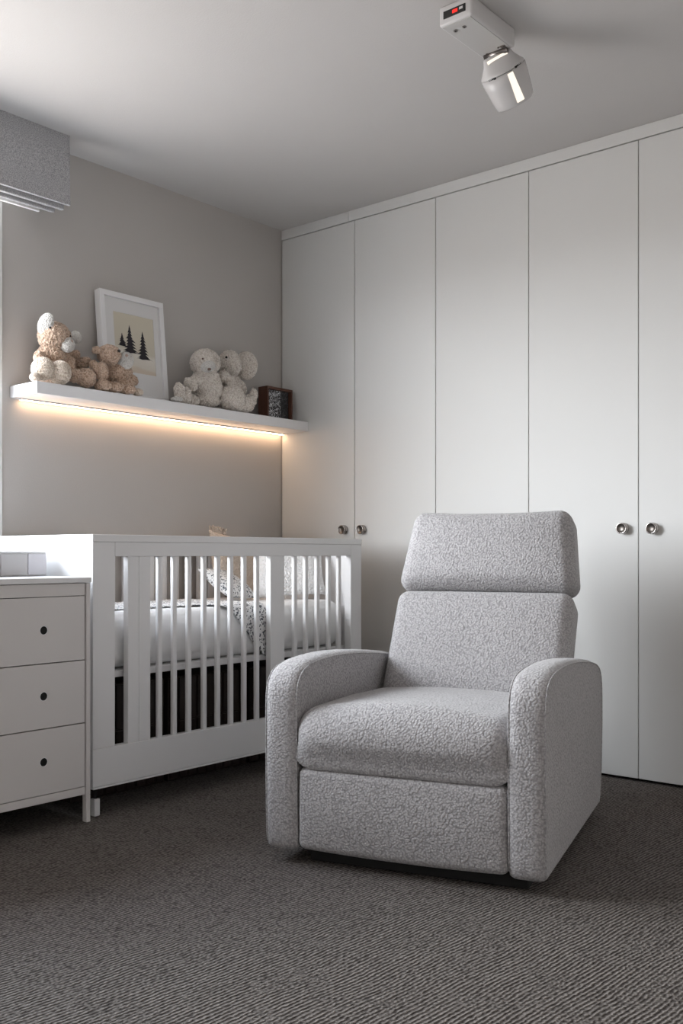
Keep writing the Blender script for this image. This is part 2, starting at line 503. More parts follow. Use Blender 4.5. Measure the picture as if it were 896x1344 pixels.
cb('wide_slat', [(XI+.003, CXF-.001, -.812, -.753, .223, .852), (XI+.001, CXF-.007, -.752, -.728, .223, .852)])
def slat_mesh(z0, z1):
    b = bmesh.new(); box(b, -.0085, .0085, -.0095, .0095, z0, z1, .004, 3); return b
sm = None
for y in (-1.353, -1.287, -1.220, -1.147, -1.080, -1.014, -.945, -.877, -.663, -.597, -.527, -.456, -.390):
    if sm is None:
        s = link('slat', slat_mesh(.222, .853), M_crib, cot); sm = s.data
    else:
        s = bpy.data.objects.new('slat', sm); C.objects.link(s); s.parent = cot
    s.location = (.706-.36, y+.945, 0)
# back side
cb('upper_rail', [(.014, .042, -1.60, -.29, .852, .8995)])
cb('bottom_rail', [(.014, .042, -1.60, -.29, .0925, .223)])
cb('back_post', [(.014, .050, CY0, -1.565, .0925, .8995)])
cb('back_post', [(.014, .050, -.326, CY1, .0925, .8995)])
nb = 18
for i in range(nb):
    s = bpy.data.objects.new('slat', sm); C.objects.link(s); s.parent = cot
    s.location = (.028-.36, -1.565+1.239*(i+.5+.0)/nb+.945, 0)
    s.scale = (1, 1.5, 1)
# ends
for (a, c) in ((CY0+.004, CY0+.024), (CY1-.024, CY1-.004)):
    cb('end_panel', [(.050, .684, a, c, .110, .8995)])
cb('mattress_base', [(.055, .676, -1.612, -.279, .444, .466)])
# feet
for (x, y) in ((.698, -1.612), (.698, -.285), (.034, -1.612), (.034, -.285)):
    b = bmesh.new(); box(b, x-.36-.012, x-.36+.012, y+.945-.011, y+.945+.011, .001, .058, .003)
    f = link('foot', b, M_crib, cot, smooth=False)
    b = bmesh.new(); cyl(b, (x-.36, y+.945, .058), (x-.36, y+.945, .0925 if x < .5 else .0925), .006, n=12); link('stem', b, M_dark, f)  # dark colour stands in for the shadow below the bottom rail

# mattress and bedding
def mat_warp(p, u):
    q = p.copy()
    q += Vector((0, 0, 1))*.003*noise.noise(p*7) * (1 if u.z > 0 else 0)
    n = noise.noise(Vector((p.x*6, p.y*13, p.z*11)))*1.3
    if abs(u.x) > .9: q.x += .006*n + .006*(1-u.z*u.z)*(1 if u.x > 0 else -1)
    if abs(u.y) > .97: q.y += .004*n
    return q
bm = rbox(.303, .640, .097, .055, 6, (16, 50, 8), mat_warp)
tag(link('cot_mattress', bm, M_sheet, loc=(.362, -.945, .5650)), 'plump white cotton covered mattress inside the cot', 'mattress')

def drape():
    bm = bmesh.new(); top = .6595; xe = .640; r = .036
    NY, NXX = 110, 60; G = []
    for i in range(NY+1):
        y = -1.575 + (1.575-.795)*i/NY
        # length hanging beyond the front edge
        if y < -1.06: over = -.045
        else: over = -.045 + (y+1.06)/.265*.285
        over = min(over, .225)
        x0 = .20 + .02*math.sin(y*11)
        L = (xe - x0) + over
        row = []
        for j in range(NXX+1):
            s = L*j/NXX
            w = .004*noise.noise(Vector((y*14, s*9, 3)))+.003*noise.noise(Vector((y*40, s*16, 1)))
            if s < xe-x0: p = Vector((x0+s, y, top+.006+abs(w)))
            else:
                t = s-(xe-x0); arc = r*PI/2
                if t < arc: a = t/r; p = Vector((xe+r*math.sin(a), y, top+.006-r+r*math.cos(a)))
                else: p = Vector((xe+r+.004*math.sin(y*60)*min(1, (t-arc)/.1), y, top+.006-r-(t-arc)))
                p.x = min(p.x, .686)
            row.append(p)
        G.append(row)
    V = []
    for sg in (.0015, -.0015):
        lay = []
        for i in range(NY+1):
            row = []
            for j in range(NXX+1):
                du = G[min(i+1, NY)][j]-G[max(i-1, 0)][j]; dv = G[i][min(j+1, NXX)]-G[i][max(j-1, 0)]
                nn = dv.cross(du); nn.normalize()
                if nn.z < -.2 or nn.x < -.5: nn = -nn
                row.append(bm.verts.new(G[i][j]+nn*(sg+.0015)))
            lay.append(row)
        V.append(lay)
    A, Bt = V
    for i in range(NY):
        for j in range(NXX):
            bm.faces.new((A[i][j], A[i][j+1], A[i+1][j+1], A[i+1][j])); bm.faces.new((Bt[i][j], Bt[i+1][j], Bt[i+1][j+1], Bt[i][j+1]))
    for i in range(NY):
        for j in (0, NXX): bm.faces.new((A[i][j], A[i+1][j], Bt[i+1][j], Bt[i][j]))
    for j in range(NXX):
        for i in (0, NY): bm.faces.new((A[i][j], A[i][j+1], Bt[i][j+1], Bt[i][j]))
    bmesh.ops.recalc_face_normals(bm, faces=bm.faces[:])
    return bm
o = link('muslin_blanket', drape(), M_pattern)
tag(o, 'white muslin blanket with small dark marks, draped over the mattress and down its front', 'blanket')

def pillow(w, h, th, wob=.004, seed=0, corner=1.0):
    bm = bmesh.new(); n = 30; top = {}; bot = {}
    for i in range(n+1):
        for j in range(n+1):
            u, v = -1+2*i/n, -1+2*j/n
            e = max(0, (1-abs(u)**2.6))*max(0, (1-abs(v)**2.6))
            z = th*e**.55
            pin = 1-.07*corner*(1-abs(v)**2)*abs(u)**3
            pin2 = 1-.07*corner*(1-abs(u)**2)*abs(v)**3
            x, y = u*w*pin, v*h*pin2
            wv = wob*noise.noise(Vector((x*16+seed, y*16, 0)))
            edge = i in (0, n) or j in (0, n)
            top[i, j] = bm.verts.new((x, y, z+(0 if edge else wv)))
            bot[i, j] = top[i, j] if edge else bm.verts.new((x, y, -z+wv))
    for i in range(n):
        for j in range(n):
            bm.faces.new((top[i, j], top[i+1, j], top[i+1, j+1], top[i, j+1]))
            bm.faces.new((bot[i, j], bot[i, j+1], bot[i+1, j+1], bot[i+1, j]))
    return bm
def place(o, loc, roll, ry, rz):
    o.matrix_world = Matrix.Translation(loc) @ Matrix.Rotation(rz, 4, 'Z') @ Matrix.Rotation(ry, 4, 'Y') @ Matrix.Rotation(roll, 4, 'Z')
# large beige cushion leaning on the far end; its fringed corner shows above the rail
o = link('cushion', pillow(.140, .15, .045, seed=4), M_beige); place(o, (.150, -.462, .813), math.radians(-9), math.radians(74), math.radians(6))
tag(o, 'beige knitted cushion with a fringed top corner, leaning in the cot behind the patterned pillow', 'cushion', 'cushions in the cot')
bm = bmesh.new()
for k in range(26):
    t = k/25; u = -.139; v = -.138+.10*t
    p = Vector((u, v, 0)); q = p+Vector((-.020-.006*random.random(), random.uniform(-.006, .006), random.uniform(-.008, .008)))
    tube(bm, [p+Vector((.006, 0, 0)), p, (p+q)/2+Vector((0, 0, random.uniform(-.004, .004))), q], .0028, 6)
f = link('fringe', bm, M_beige, o)
o = link('cushion', pillow(.125, .15, .050, seed=9), M_whitecush); place(o, (.462, -.430, .790), math.radians(4), math.radians(66), math.radians(-48))
tag(o, 'plain white cotton cushion at the right end of the cot, next to the wardrobe', 'cushion', 'cushions in the cot')
o = link('cushion', pillow(.100, .112, .034, seed=2), M_pattern); place(o, (.325, -.665, .733), math.radians(-8), math.radians(34), math.radians(20))
tag(o, 'white pillow with small dark marks, lying in front of the beige cushion in the cot', 'pillow', 'cushions in the cot')

# dark brown boxes filling an unclear dark area under the mattress base
def brown_box():
    root = empty('storage_box')
    b = bmesh.new(); w = .205; d = .22; hh = .395
    box(b, -d, d, -w, w, .004, hh, .003)
    body = link('box_body', b, M_brown, root, smooth=False)
    b = bmesh.new(); n = 9
    for i in range(n):
        y = -w+.0228+(2*w-.0456)*i/(n-1)
        box(b, d-.001, d+.008, y-.017, y+.017, .012, .225, .003); box(b, d-.001, d+.008, y-.017, y+.017, .232, hh-.004, .003)
    link('front_panelling', b, M_brown, root, smooth=False)
    return root
sb = brown_box()
lab = ['dark brown panelled storage box under the cot, nearest the chest of drawers', 'dark brown panelled storage box under the middle of the cot', 'dark brown panelled storage box under the cot, nearest the wardrobe']
for i, y in enumerate((-1.375, -.945, -.515)):
    s = sb if i == 0 else copy_tree(sb)
    s.location = (.29, y, 0); tag(s, lab[i], 'box', 'storage boxes under the cot')

# ================================================================== CHEST OF DRAWERS
DY1 = -1.664; DY0 = -2.62; DX1 = .745
ch = tag(empty('chest_of_drawers', (.37, (DY0+DY1)/2, 0)), 'white chest of three drawers with round finger holes, left of the cot', 'chest of drawers')
yc = (DY0+DY1)/2
def db(name, rects, m=M_dresser, bev=.0012, par=ch):
    b = bmesh.new()
    for r in rects: box(b, r[0]-.37, r[1]-.37, r[2]-yc, r[3]-yc, r[4], r[5], bev)
    return link(name, b, m, par, smooth=False)
db('top_board', [(.01, DX1+.006, DY0-.004, DY1+.001, .768, .786)], M_white, .003)
db('side_panel', [(.02, DX1, DY1-.015, DY1, .088, .767)])
db('side_panel', [(.02, DX1, DY0, DY0+.015, .088, .767)])
for lx in (DX1-.022, .02):
    for ly in (DY1-.015, DY0): db('leg', [(lx, lx+.022, ly, ly+.015, .001, .0875)])
db('underside', [(.04, .62, DY0+.02, DY1-.02, .088, .099)], M_black)
db('inner_case', [(.02, DX1-.035, DY0+.016, DY1-.016, .10, .760)], M_dark)
db('front_rail', [(.66, DX1-.003, DY0+.016, DY1-.0185, .7275, .7665)])
db('bottom_rail', [(.66, DX1-.003, DY0+.016, DY1-.0185, .091, .1155)])
def drawer_front(z0, z1):
    """a front panel with two real round holes cut through it"""
    bm = bmesh.new(); y0, y1 = DY0+.018-yc, DY1-.020-yc; zc = (z0+z1)/2; r = .0132
    xs = (DX1-.003-.37, DX1-.021-.37)
    holes = [-1.833-yc, (DY0+DY1)-(-1.833)-yc]
    N = 32; rings = {}
    for side, x in enumerate(xs):
        outer = [bm.verts.new((x, a, c)) for a, c in ((y0, z0), (y1, z0), (y1, z1), (y0, z1))]
        es = [bm.edges.new((outer[i], outer[(i+1) % 4])) for i in range(4)]
        rr = []
        for hy in holes:
            v = [bm.verts.new((x, hy+r*math.cos(2*PI*k/N), zc+r*math.sin(2*PI*k/N))) for k in range(N)]
            es += [bm.edges.new((v[k], v[(k+1) % N])) for k in range(N)]; rr.append(v)
        bmesh.ops.triangle_fill(bm, use_beauty=True, use_dissolve=False, edges=es)
        rings[side] = (outer, rr)
    for k in range(4):
        bm.faces.new((rings[0][0][k], rings[0][0][(k+1) % 4], rings[1][0][(k+1) % 4], rings[1][0][k]))
    for q in range(2):
        a, c = rings[0][1][q], rings[1][1][q]
        for k in range(N): bm.faces.new((a[k], a[(k+1) % N], c[(k+1) % N], c[k]))
    bmesh.ops.recalc_face_normals(bm, faces=bm.faces[:])
    return bm, holes, zc, r
for z0, z1 in ((.523, .7255), (.322, .5195), (.118, .3185)):
    bm, holes, zc, r = drawer_front(z0, z1)
    d = link('drawer', bm, M_dresser, ch, smooth=False)
    for hy in holes:
        b = bmesh.new(); N = 32; R = []
        for rad, dx in ((r-.0005, -.001), (r-.0003, .0012), (r+.0012, .0012), (r+.0014, .0)):
            R.append([Vector((DX1-.003-.37+dx, hy+rad*math.cos(2*PI*k/N), zc+rad*math.sin(2*PI*k/N))) for k in range(N)])
        loft(b, R, caps=False); link('finger_hole_ring', b, M_white, d)
        b = bmesh.new(); cyl(b, (DX1-.003-.37-.0175, hy, zc), (DX1-.003-.37-.0012, hy, zc), r-.0004, n=32); link('finger_hole', b, M_black, d)  # black plug fills the hole, standing in for the shade inside

# low panelled box standing on the chest
tb = tag(empty('panelled_box', (.40, -1.87, .7865)), 'low pale grey box with panelled front on top of the chest of drawers', 'box')
PX = .10
b = bmesh.new(); box(b, -.12, .10, -.255, .204, .0005, .078, .003); link('box_body', b, M_plastic, tb, smooth=False)
yy = [.204, .131, .031, -.070, -.165, -.255]
for i in range(5):
    b = bmesh.new(); box(b, .098, .1045, yy[i+1]+.0022, yy[i]-.0022, .004, .074, .002); link('front_panel', b, paint('pale_grey_panel', (.47, .46, .46) if i else (.55, .54, .57), .5) if i < 2 else bpy.data.materials['pale_grey_panel'], tb, smooth=False)
b = bmesh.new(); box(b, -.123, .103, -.258, .207, .078, .0815, .001); link('lid', b, M_white, tb, smooth=False)

# ================================================================== PICTURE FRAME
fr = empty('picture_frame', (0, 0, 0)); tag(fr, 'white framed print of black fir trees, leaning on the wall above the shelf', 'picture frame')
FW, FH = .331, .446
lean = math.atan2(.0425, .443)
fr.location = (.086, -.955, 1.5062); fr.rotation_euler = (0, -lean, 0)   # local x = out of the wall, y along it, z up
W2 = FW/2; mw = .023
def frame_bm(w2, h, m, x0, x1):
    bm = bmesh.new()
    for a in ((-w2, w2, 0, m), (-w2, w2, h-m, h), (-w2, -w2+m, m, h-m), (w2-m, w2, m, h-m)): box(bm, x0, x1, a[0], a[1], a[2], a[3], .0008)
    return bm
link('moulding', frame_bm(W2, FH, mw, -.036, 0), M_white, fr, smooth=False)
M_mat = paint('mat_board', (.70, .70, .70), .9)
bm = bmesh.new(); mo, mt, mb = .052, .093-.0, .105
pz0, pz1 = .118, .446-.080; py0, py1 = -W2+.070, W2-.052
for a in ((-W2+mw, W2-mw, mw, pz0), (-W2+mw, W2-mw, pz1, FH-mw), (-W2+mw, py0, pz0, pz1), (py1, W2-mw, pz0, pz1)): box(bm, -.014, -.011, a[0], a[1], a[2], a[3])
link('mat', bm, M_mat, fr, smooth=False)
bm = bmesh.new(); box(bm, -.034, -.0142, -W2+mw-.002, W2-mw+.002, mw-.002, FH-mw+.002); link('backing', bm, M_mat, fr, smooth=False)
t = NT('print_paper'); sp = t.n('ShaderNodeSeparateXYZ'); t.l(t.co(), sp.inputs[0])
nz = t.n('ShaderNodeTexNoise', Scale=18.0, Detail=4.0); t.l(t.co(), nz.inputs['Vector'])
hz = t.math('ADD', sp.outputs['Z'], t.math('MULTIPLY', nz.outputs[0], .02))
hzn = t.math('ADD', hz, t.math('MULTIPLY', sp.outputs['Y'], .12))
f1 = t.ramp(hzn, [(.15, (.62, .54, .45)), (.16, (.66, .62, .55)), (.21, (.72, .69, .63)), (.225, (.60, .56, .47)), (.36, (.62, .575, .47))])
t.bsdf(f1, .9)
bm = bmesh.new(); box(bm, -.0141, -.0125, py0-.001, py1+.001, pz0-.001, pz1+.001); pr = link('print', bm, t.m, fr, smooth=False); pr['label'] = 'cream print of three black fir trees'
M_ink = paint('black_ink', (.025, .022, .028), .9)
def fir(y, z, h, w, seed):
    bm = bmesh.new(); rnd = random.Random(seed); tiers = 9; x = -.0122
    for k in range(tiers):
        a = z+h-(k*h/tiers)-.0; cc = z+h-((k+1.55)*h/tiers); hw = w*(k+1.2)/tiers
        cc = max(cc, z)
        l = hw*rnd.uniform(.75, 1.1); r = hw*rnd.uniform(.75, 1.1)
        pts = [(y, a), (y-l*.45, (a+cc)/2+.001), (y-l, cc-rnd.uniform(0, .004)), (y-l*.72, cc+.002), (y-l*.2, cc-.002), (y+r*.2, cc+.001), (y+r*.72, cc+.002), (y+r, cc-rnd.uniform(0, .004)), (y+r*.45, (a+cc)/2+.001)]
        va = [bm.verts.new((x+.00008*k, p[0], p[1])) for p in pts]; vb = [bm.verts.new((x+.00008*k-.0003, p[0], p[1])) for p in pts]
        bm.faces.new(va); bm.faces.new(vb[::-1])
        for i in range(len(pts)): bm.faces.new((va[i], vb[i], vb[(i+1) % len(pts)], va[(i+1) % len(pts)]))
    return bm
for (y, z, h, w, sd) in ((-.016, .200, .120, .050, 1), (.052, .182, .122, .046, 5), (-.056, .226, .054, .028, 9)):
    link('printed_fir_tree', fir(y, z, h, w, sd), M_ink, pr, smooth=False)

# small dark photo frame
pf = empty('photo_frame', (.118, -.131, 1.5024)); tag(pf, 'small dark brown frame with a black and white picture beside the wardrobe', 'photo frame')
pf.rotation_euler = (0, 0, 0)
w2, hh = .087, .157
bm = bmesh.new()
for a in ((-w2, w2, 0, .012), (-w2, w2, hh-.012, hh), (-w2, -w2+.010, .012, hh-.012), (w2-.010, w2, .012, hh-.012)): box(bm, -.062, 0, a[0], a[1], a[2], a[3], .0008)
link('moulding', bm, M_brownframe, pf, smooth=False)
bm = bmesh.new(); box(bm, -.060, -.040, -w2+.008, w2-.008, .01, hh-.01); link('backing', bm, M_dark, pf, smooth=False)
t = NT('scan_picture'); co = t.co(); n1 = t.n('ShaderNodeTexNoise', Scale=75.0, Detail=6.0, Distortion=2.0); t.l(co, n1.inputs['Vector'])
sp = t.n('ShaderNodeSeparateXYZ'); t.l(co, sp.inputs[0])
m1 = t.math('LESS_THAN', t.math('ABSOLUTE', t.math('ADD', sp.outputs['Y'], .018)), .040)
f = t.math('MULTIPLY', t.ramp(n1.outputs[0], [(.48, 0.0), (.62, 1.0)]), t.math('MULTIPLY_ADD', m1, .85, .12))
t.bsdf(t.mix(f, (.01, .01, .012), (.75, .77, .80)), .3)
bm = bmesh.new(); box(bm, -.0205, -.0195, -w2+.010, w2-.010, .012, hh-.012); link('scan_print', bm, t.m, pf, smooth=False)
bm = bmesh.new(); box(bm, -.040, -.0206, -w2+.010, w2-.010, .012, hh-.012); link('mount', bm, M_dark, pf, smooth=False)

# ================================================================== PLUSH TOYS
RZ = Matrix.Rotation(math.radians(40.2), 3, 'Z')
disp_tex = bpy.data.textures.new('curl', 'CLOUDS'); disp_tex.noise_scale = .010; disp_tex.noise_depth = 1
disp_fine = bpy.data.textures.new('fuzz', 'CLOUDS'); disp_fine.noise_scale = .005
def blob_bm(L, grow=1.06, seg=20, sq=1.0):
    bm = bmesh.new()
    for (x, y, z, rh, rd, rv, roll) in L:
        r = bmesh.ops.create_uvsphere(bm, u_segments=seg, v_segments=seg//2+2, radius=1)
        R = RZ @ Matrix.Rotation(math.radians(roll), 3, 'Y')
        for v in r['verts']:
            v.co = R @ Vector((v.co.x*rh*grow, v.co.y*rd*grow, v.co.z*rv*grow)) + Vector((x, y, z))
            v.co.z = max(v.co.z, 1.5065); v.co.x = max(v.co.x, .004)
    return bm
def plush_obj(name, L, mat, parent=None, base=None, vox=.004, strength=.011, tex=None, mod=True):
    bm = blob_bm(L)
    if base is not None:
        for v in bm.verts: v.co -= Vector(base)
    o = link(name, bm, mat, parent)
    if base is not None and parent is None: o.location = base
    if mod:
        r = o.modifiers.new('remesh', 'REMESH'); r.mode = 'VOXEL'; r.voxel_size = vox; r.use_smooth_shade = True
        s = o.modifiers.new('smooth', 'SMOOTH'); s.factor = .6; s.iterations = 2
        d = o.modifiers.new('curl', 'DISPLACE'); d.texture = tex or disp_tex; d.strength = strength; d.mid_level = .5
    return o
def toy(name, base, body, mat, label, parts):
    root = empty(name, base); tag(root, label, 'soft toy', 'soft toys on the shelf')
    b = plush_obj('body', body, mat, root, base)
    for pn, L, m, kind in parts:
        for e in ([[q] for q in L] if kind != 'one' else [L]):
            plush_obj(pn, e, m, root, base, vox=.003, strength=.0025, tex=disp_fine, mod=(kind != 'bead'))
    return root
toy('plush_mouse', (.10, -1.37, 1.502), B1_body, M_tan, 'tan plush toy with large white ears and big pale feet',
    [('foot', B1_feet[:2], M_palefoot, ''), ('paw', B1_feet[2:], M_palefoot, ''), ('muzzle', B1_muzzle, M_whitefur, ''), ('nose', B1_nose, M_pinkfur, ''), ('ear', B1_ears, M_whitefur, ''), ('eye', B1_eyes, M_bead, 'bead')])
toy('teddy_bear', (.12, -1.10, 1.502), B2_body, M_tan, 'small tan teddy bear with a white muzzle, lying back in front of the tree print',
    [('muzzle', B2_muzzle, M_whitefur, ''), ('paw', B2_paw, M_palefoot, ''), ('eye', B2_eye, M_bead, 'bead'), ('nose', B2_nose, M_pinkfur, '')])
toy('teddy_bear', (.12, -.59, 1.502), B3_body, M_cream, 'cream curly teddy bear sitting facing out with its legs spread',
    [('muzzle', B3_muzzle, M_whitefur, ''), ('nose', B3_nose, M_nosefab, 'bead'), ('foot_pad', B3_pad, M_whitefur, ''), ('eye', B3_eyes, M_nosefab, 'bead')])
toy('plush_elephant', (.08, -.41, 1.502), B4_body, M_cream, 'cream plush toy with one large round ear, behind the spread legged cream teddy',
    [('ear', B4_ear, M_cream, ''), ('eye', B4_eye, M_bead, 'bead')])

# ================================================================== CEILING LAMP
lp = tag(empty('ceiling_spotlight', (1.80, -1.03, 2.413)), 'white box shaped spotlight on the ceiling with a hinged round head', 'ceiling light')
bm = bmesh.new(); box(bm, -.057, .057, -.122, .124, .0, .0595, .008, 4); link('housing', bm, M_plastic, lp, smooth=True)
bm = bmesh.new(); box(bm, -.049, .049, -.116, .112, -.0015, .001, .0006); link('cover_plate', bm, paint('plate_grey', (.50, .49, .48), .35), lp, smooth=False)
M_screw = metal('dark_screw', (.25, .23, .22), .3)
for (x, y, r) in ((-.026, -.080, .0062), (.006, -.082, .0058), (-.028, .098, .0040), (.020, .085, .0028)):
    bm = bmesh.new(); cyl(bm, (x, y, -.0042), (x, y, -.0015), r, n=20)
    s = link('screw', bm, M_screw, lp, smooth=False)
    bm = bmesh.new(); cyl(bm, (x, y, -.0046), (x, y, -.0041), r*.45, n=14); link('screw_recess', bm, M_black, s, smooth=False)
bm = bmesh.new(); box(bm, .026, .042, .082, .094, -.003, -.0015, .0005); link('latch', bm, M_screw, lp, smooth=False)
bm = bmesh.new(); box(bm, -.040, .036, -.1245, -.1215, .018, .040, .001); pn = link('display_window', bm, M_dark, lp, smooth=False)
bm = bmesh.new(); box(bm, -.008, .010, -.1256, -.1244, .024, .034, .0003); o = link('indicator', bm, emission('red_indicator', (1, .05, .04), 1.0), pn, smooth=False); o['label'] = 'red light'
bm = bmesh.new(); box(bm, .016, .028, -.1256, -.1244, .027, .034, .0003); link('button', bm, M_plastic, pn, smooth=False)
# hinge and head
RT = Vector((.7638, .6455, 0)); FW_ = Vector((-.6455, .7638, 0)); UPV = Vector((0, 0, 1))
hinge = Vector((1.800-1.80, -.925+1.03, -.006))
bm = bmesh.new(); cyl(bm, hinge+Vector((-.040, 0, 0)), hinge+Vector((.040, 0, 0)), .009, n=20); link('hinge', bm, M_screw, lp)
ax = (RT*.50+FW_*.50-UPV*.80).normalized()
su = RT - ax*RT.dot(ax); su.normalize(); sv = ax.cross(su)          # su ~ image right, sv ~ depth
if sv.dot(FW_) > 0: sv = -sv                                          # sv faces the room (towards the camera side)
def sec(s, a, bb, e, n=64):
    out = []
    for k in range(n):
        th = 2*PI*k/n; cx, sy = math.cos(th), math.sin(th)
        px = a*abs(cx)**(2/e)*(1 if cx >= 0 else -1); py = bb*abs(sy)**(2/e)*(1 if sy >= 0 else -1)
        out.append(hinge + ax*s + su*px + sv*py)
    return out
rings = [sec(.000, .040, .006, 5), sec(.004, .043, .012, 4), sec(.022, .050, .030, 3), sec(.042, .064, .052, 2.3), sec(.049, .070, .060, 2.1), sec(.054, .072, .062, 2.05)]
bm = bmesh.new(); loft(bm, rings); hd = link('lamp_neck', bm, M_plastic, lp)
rings = [sec(.0555, .064, .057, 2.05), sec(.056, .0725, .063, 2.05), sec(.090, .070, .062, 2), sec(.138, .064, .058, 2), sec(.154, .061, .055, 2), sec(.160, .054, .049, 2), sec(.160, .050, .045, 2), sec(.154, .048, .043, 2)]
M_head = paint('satin_head', (.60, .59, .59), .22)
bm = bmesh.new(); loft(bm, rings); hd = link('lamp_head', bm, M_head, lp)
# notches
for t_ in (-.62, .62):
    bm = bmesh.new(); c0 = hinge+ax*.0545+su*(.068*t_)+sv*(.0615*math.sqrt(1-t_*t_))
    tan = (su*math.sqrt(1-t_*t_) - sv*t_).normalized()
    nrm = (su*t_+sv*math.sqrt(1-t_*t_)).normalized()
    for v in box(bm, -.013, .013, -.003, .003, -.002, .002): v.co = c0 + tan*v.co.x + ax*v.co.y + nrm*v.co.z
    link('notch', bm, M_black, hd, smooth=False)
# emissive stripe laid down the head and emissive band at the hinge
M_glow = emission('warm_lamp_light', (1.0, .90, .76), 1.15)
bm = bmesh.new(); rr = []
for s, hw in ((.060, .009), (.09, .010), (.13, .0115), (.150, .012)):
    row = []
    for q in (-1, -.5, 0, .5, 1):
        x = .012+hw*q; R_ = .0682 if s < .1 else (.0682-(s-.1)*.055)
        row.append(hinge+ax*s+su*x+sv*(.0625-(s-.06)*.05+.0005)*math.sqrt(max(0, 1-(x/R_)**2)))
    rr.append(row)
loft(bm, rr, caps=False, closed=False); o = link('light_slot', bm, M_glow, hd); o['label'] = 'glowing vertical slot'
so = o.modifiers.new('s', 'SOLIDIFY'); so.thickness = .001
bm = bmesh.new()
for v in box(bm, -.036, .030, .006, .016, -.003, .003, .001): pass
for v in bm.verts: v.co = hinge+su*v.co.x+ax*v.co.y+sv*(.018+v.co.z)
o = link('light_band', bm, M_glow, lp); o['label'] = 'glowing band at the hinge'

# ================================================================== RECLINER
rc = tag(empty('recliner_armchair', (1.833, -1.4685, 0), math.radians(16.8)), 'light grey boucle recliner armchair standing on the carpet before the wardrobe', 'armchair')
# side profile (depth, height) of an arm, front bottom -> over the top -> back bottom
P = [(.008, .046), (.0, .07), (-.004, .16), (-.006, .287), (-.006, .40), (-.006, .455), (-.002, .488), (.012, .514), (.032, .530), (.062, .5415), (.105, .5485), (.157, .552), (.235, .5535), (.315, .552), (.42, .546), (.535, .536), (.63, .526), (.716, .515), (.79, .502), (.845, .485), (.880, .462), (.898, .43), (.905, .38), (.904, .30), (.895, .20), (.880, .12), (.868, .07), (.860, .046)]
def resample(P, n, closed=True):
    pts = [Vector(p) for p in P]+([Vector(P[0])] if closed else [])
    L = [0]
    for a, b2 in zip(pts, pts[1:]): L.append(L[-1]+(b2-a).length)
    out = []
    for i in range(n):
        t = L[-1]*i/n; k = max(j for j in range(len(L)) if L[j] <= t+1e-9); k = min(k, len(pts)-2)
        s = (t-L[k])/(L[k+1]-L[k]+1e-12); out.append(pts[k].lerp(pts[k+1], s))
    return out
PR = resample(P, 220)
for it in range(2):
    PR = [PR[i] if PR[i].y < .05 and True else (PR[i-1]+PR[i]*2+PR[(i+1) % 220])/4 for i in range(220)]
def offset(PR, d):
    n = len(PR); out = []
    for i in range(n):
        t = (PR[(i+1) % n]-PR[i-1]).normalized(); nn = Vector((-t.y, t.x))   # path runs up the front: left normal points outward (forward)
        out.append(PR[i]+nn*d)
    return out
def arm(u0, u1, out_sign):
    bm = bmesh.new(); rings = []; us = []
    c = Vector((.45, .28))
    def cap(u, k, bulge):
        return [Vector((u, (p.x-c.x)*k+c.x, (p.y-c.y)*k+c.y)) for p in PR]
    s_in, s_out = (u0, u1)
    dirn = 1 if u1 > u0 else -1
    # inner cap -> crown -> outer cap
    caps = [(.30, .0), (.60, .0), (.85, .0), (.95, .001), (.985, .002)]
    for k, bl_ in caps: rings.append(cap(u0+dirn*(.0015-bl_*.0)*(1-k), k, 0))
    N = 16
    for i in range(N+1):
        s = i/N; u = u0+(u1-u0)*s
        d = .0115*(1-abs(2*s-1)**3.2)-.0005
        rings.append([Vector((u, p.x, p.y)) for p in offset(PR, d)])
    for k, bl_ in caps[::-1]: rings.append(cap(u1+dirn*.006*math.cos(k*PI/2), k, 0))
    loft(bm, rings)
    for v in bm.verts: v.co.z = max(v.co.z, .040)
    bmesh.ops.recalc_face_normals(bm, faces=bm.faces[:])
    return bm
for (a, b2) in ((-.298, -.392), (.296, .389)):
    o = link('armrest', arm(a, b2, 1), M_boucle, rc)
    for uu in (a, b2):
        bm = bmesh.new(); sel = [p for p in offset(PR, .0005) if p.y > .05]
        # order the open path from the front bottom to the back bottom
        tube(bm, [Vector((uu, p.x, p.y)) for p in sel], .0022, 6); link('seam_piping', bm, M_boucle, o)

def bulge(v, k=2): return max(0.0, 1-abs(v)**k)
# seat
def seat_w(p, u):
    q = p.copy(); fr_ = max(0, -u.y)
    if u.z > 0: q.z += .026*bulge(u.x, 2)*(1-.3*u.y) * u.z
    if u.y < 0: q.y -= .020*bulge(u.x, 4)*bulge(u.z*.8, 2)*fr_**2
    if u.z < 0 and p.y < 0: q.y = -.315+(q.y+.315)*(1-.8*min(1, -u.z*1.6))
    q.z -= .012*u.z*max(0, u.y)
    q.x = max(-.2965, min(.2965, q.x))
    return q
o = link('seat_cushion', rbox(.318, .315, .079, .068, 7, (22, 22, 4), seat_w), M_boucle, rc, loc=(-.001, .300, .347))
# footrest panel
def foot_w(p, u):
    q = p.copy()
    if u.y < 0: q.y -= .012*bulge(u.x, 6)*bulge(u.z, 2)
    if u.z < 0: q.z -= .006*bulge(u.x, 2)*(-u.z)
    return q
link('footrest', rbox(.2955, .050, .113, .022, 5, (20, 6, 12), foot_w), M_boucle, rc, loc=(-.001, .042, .157))
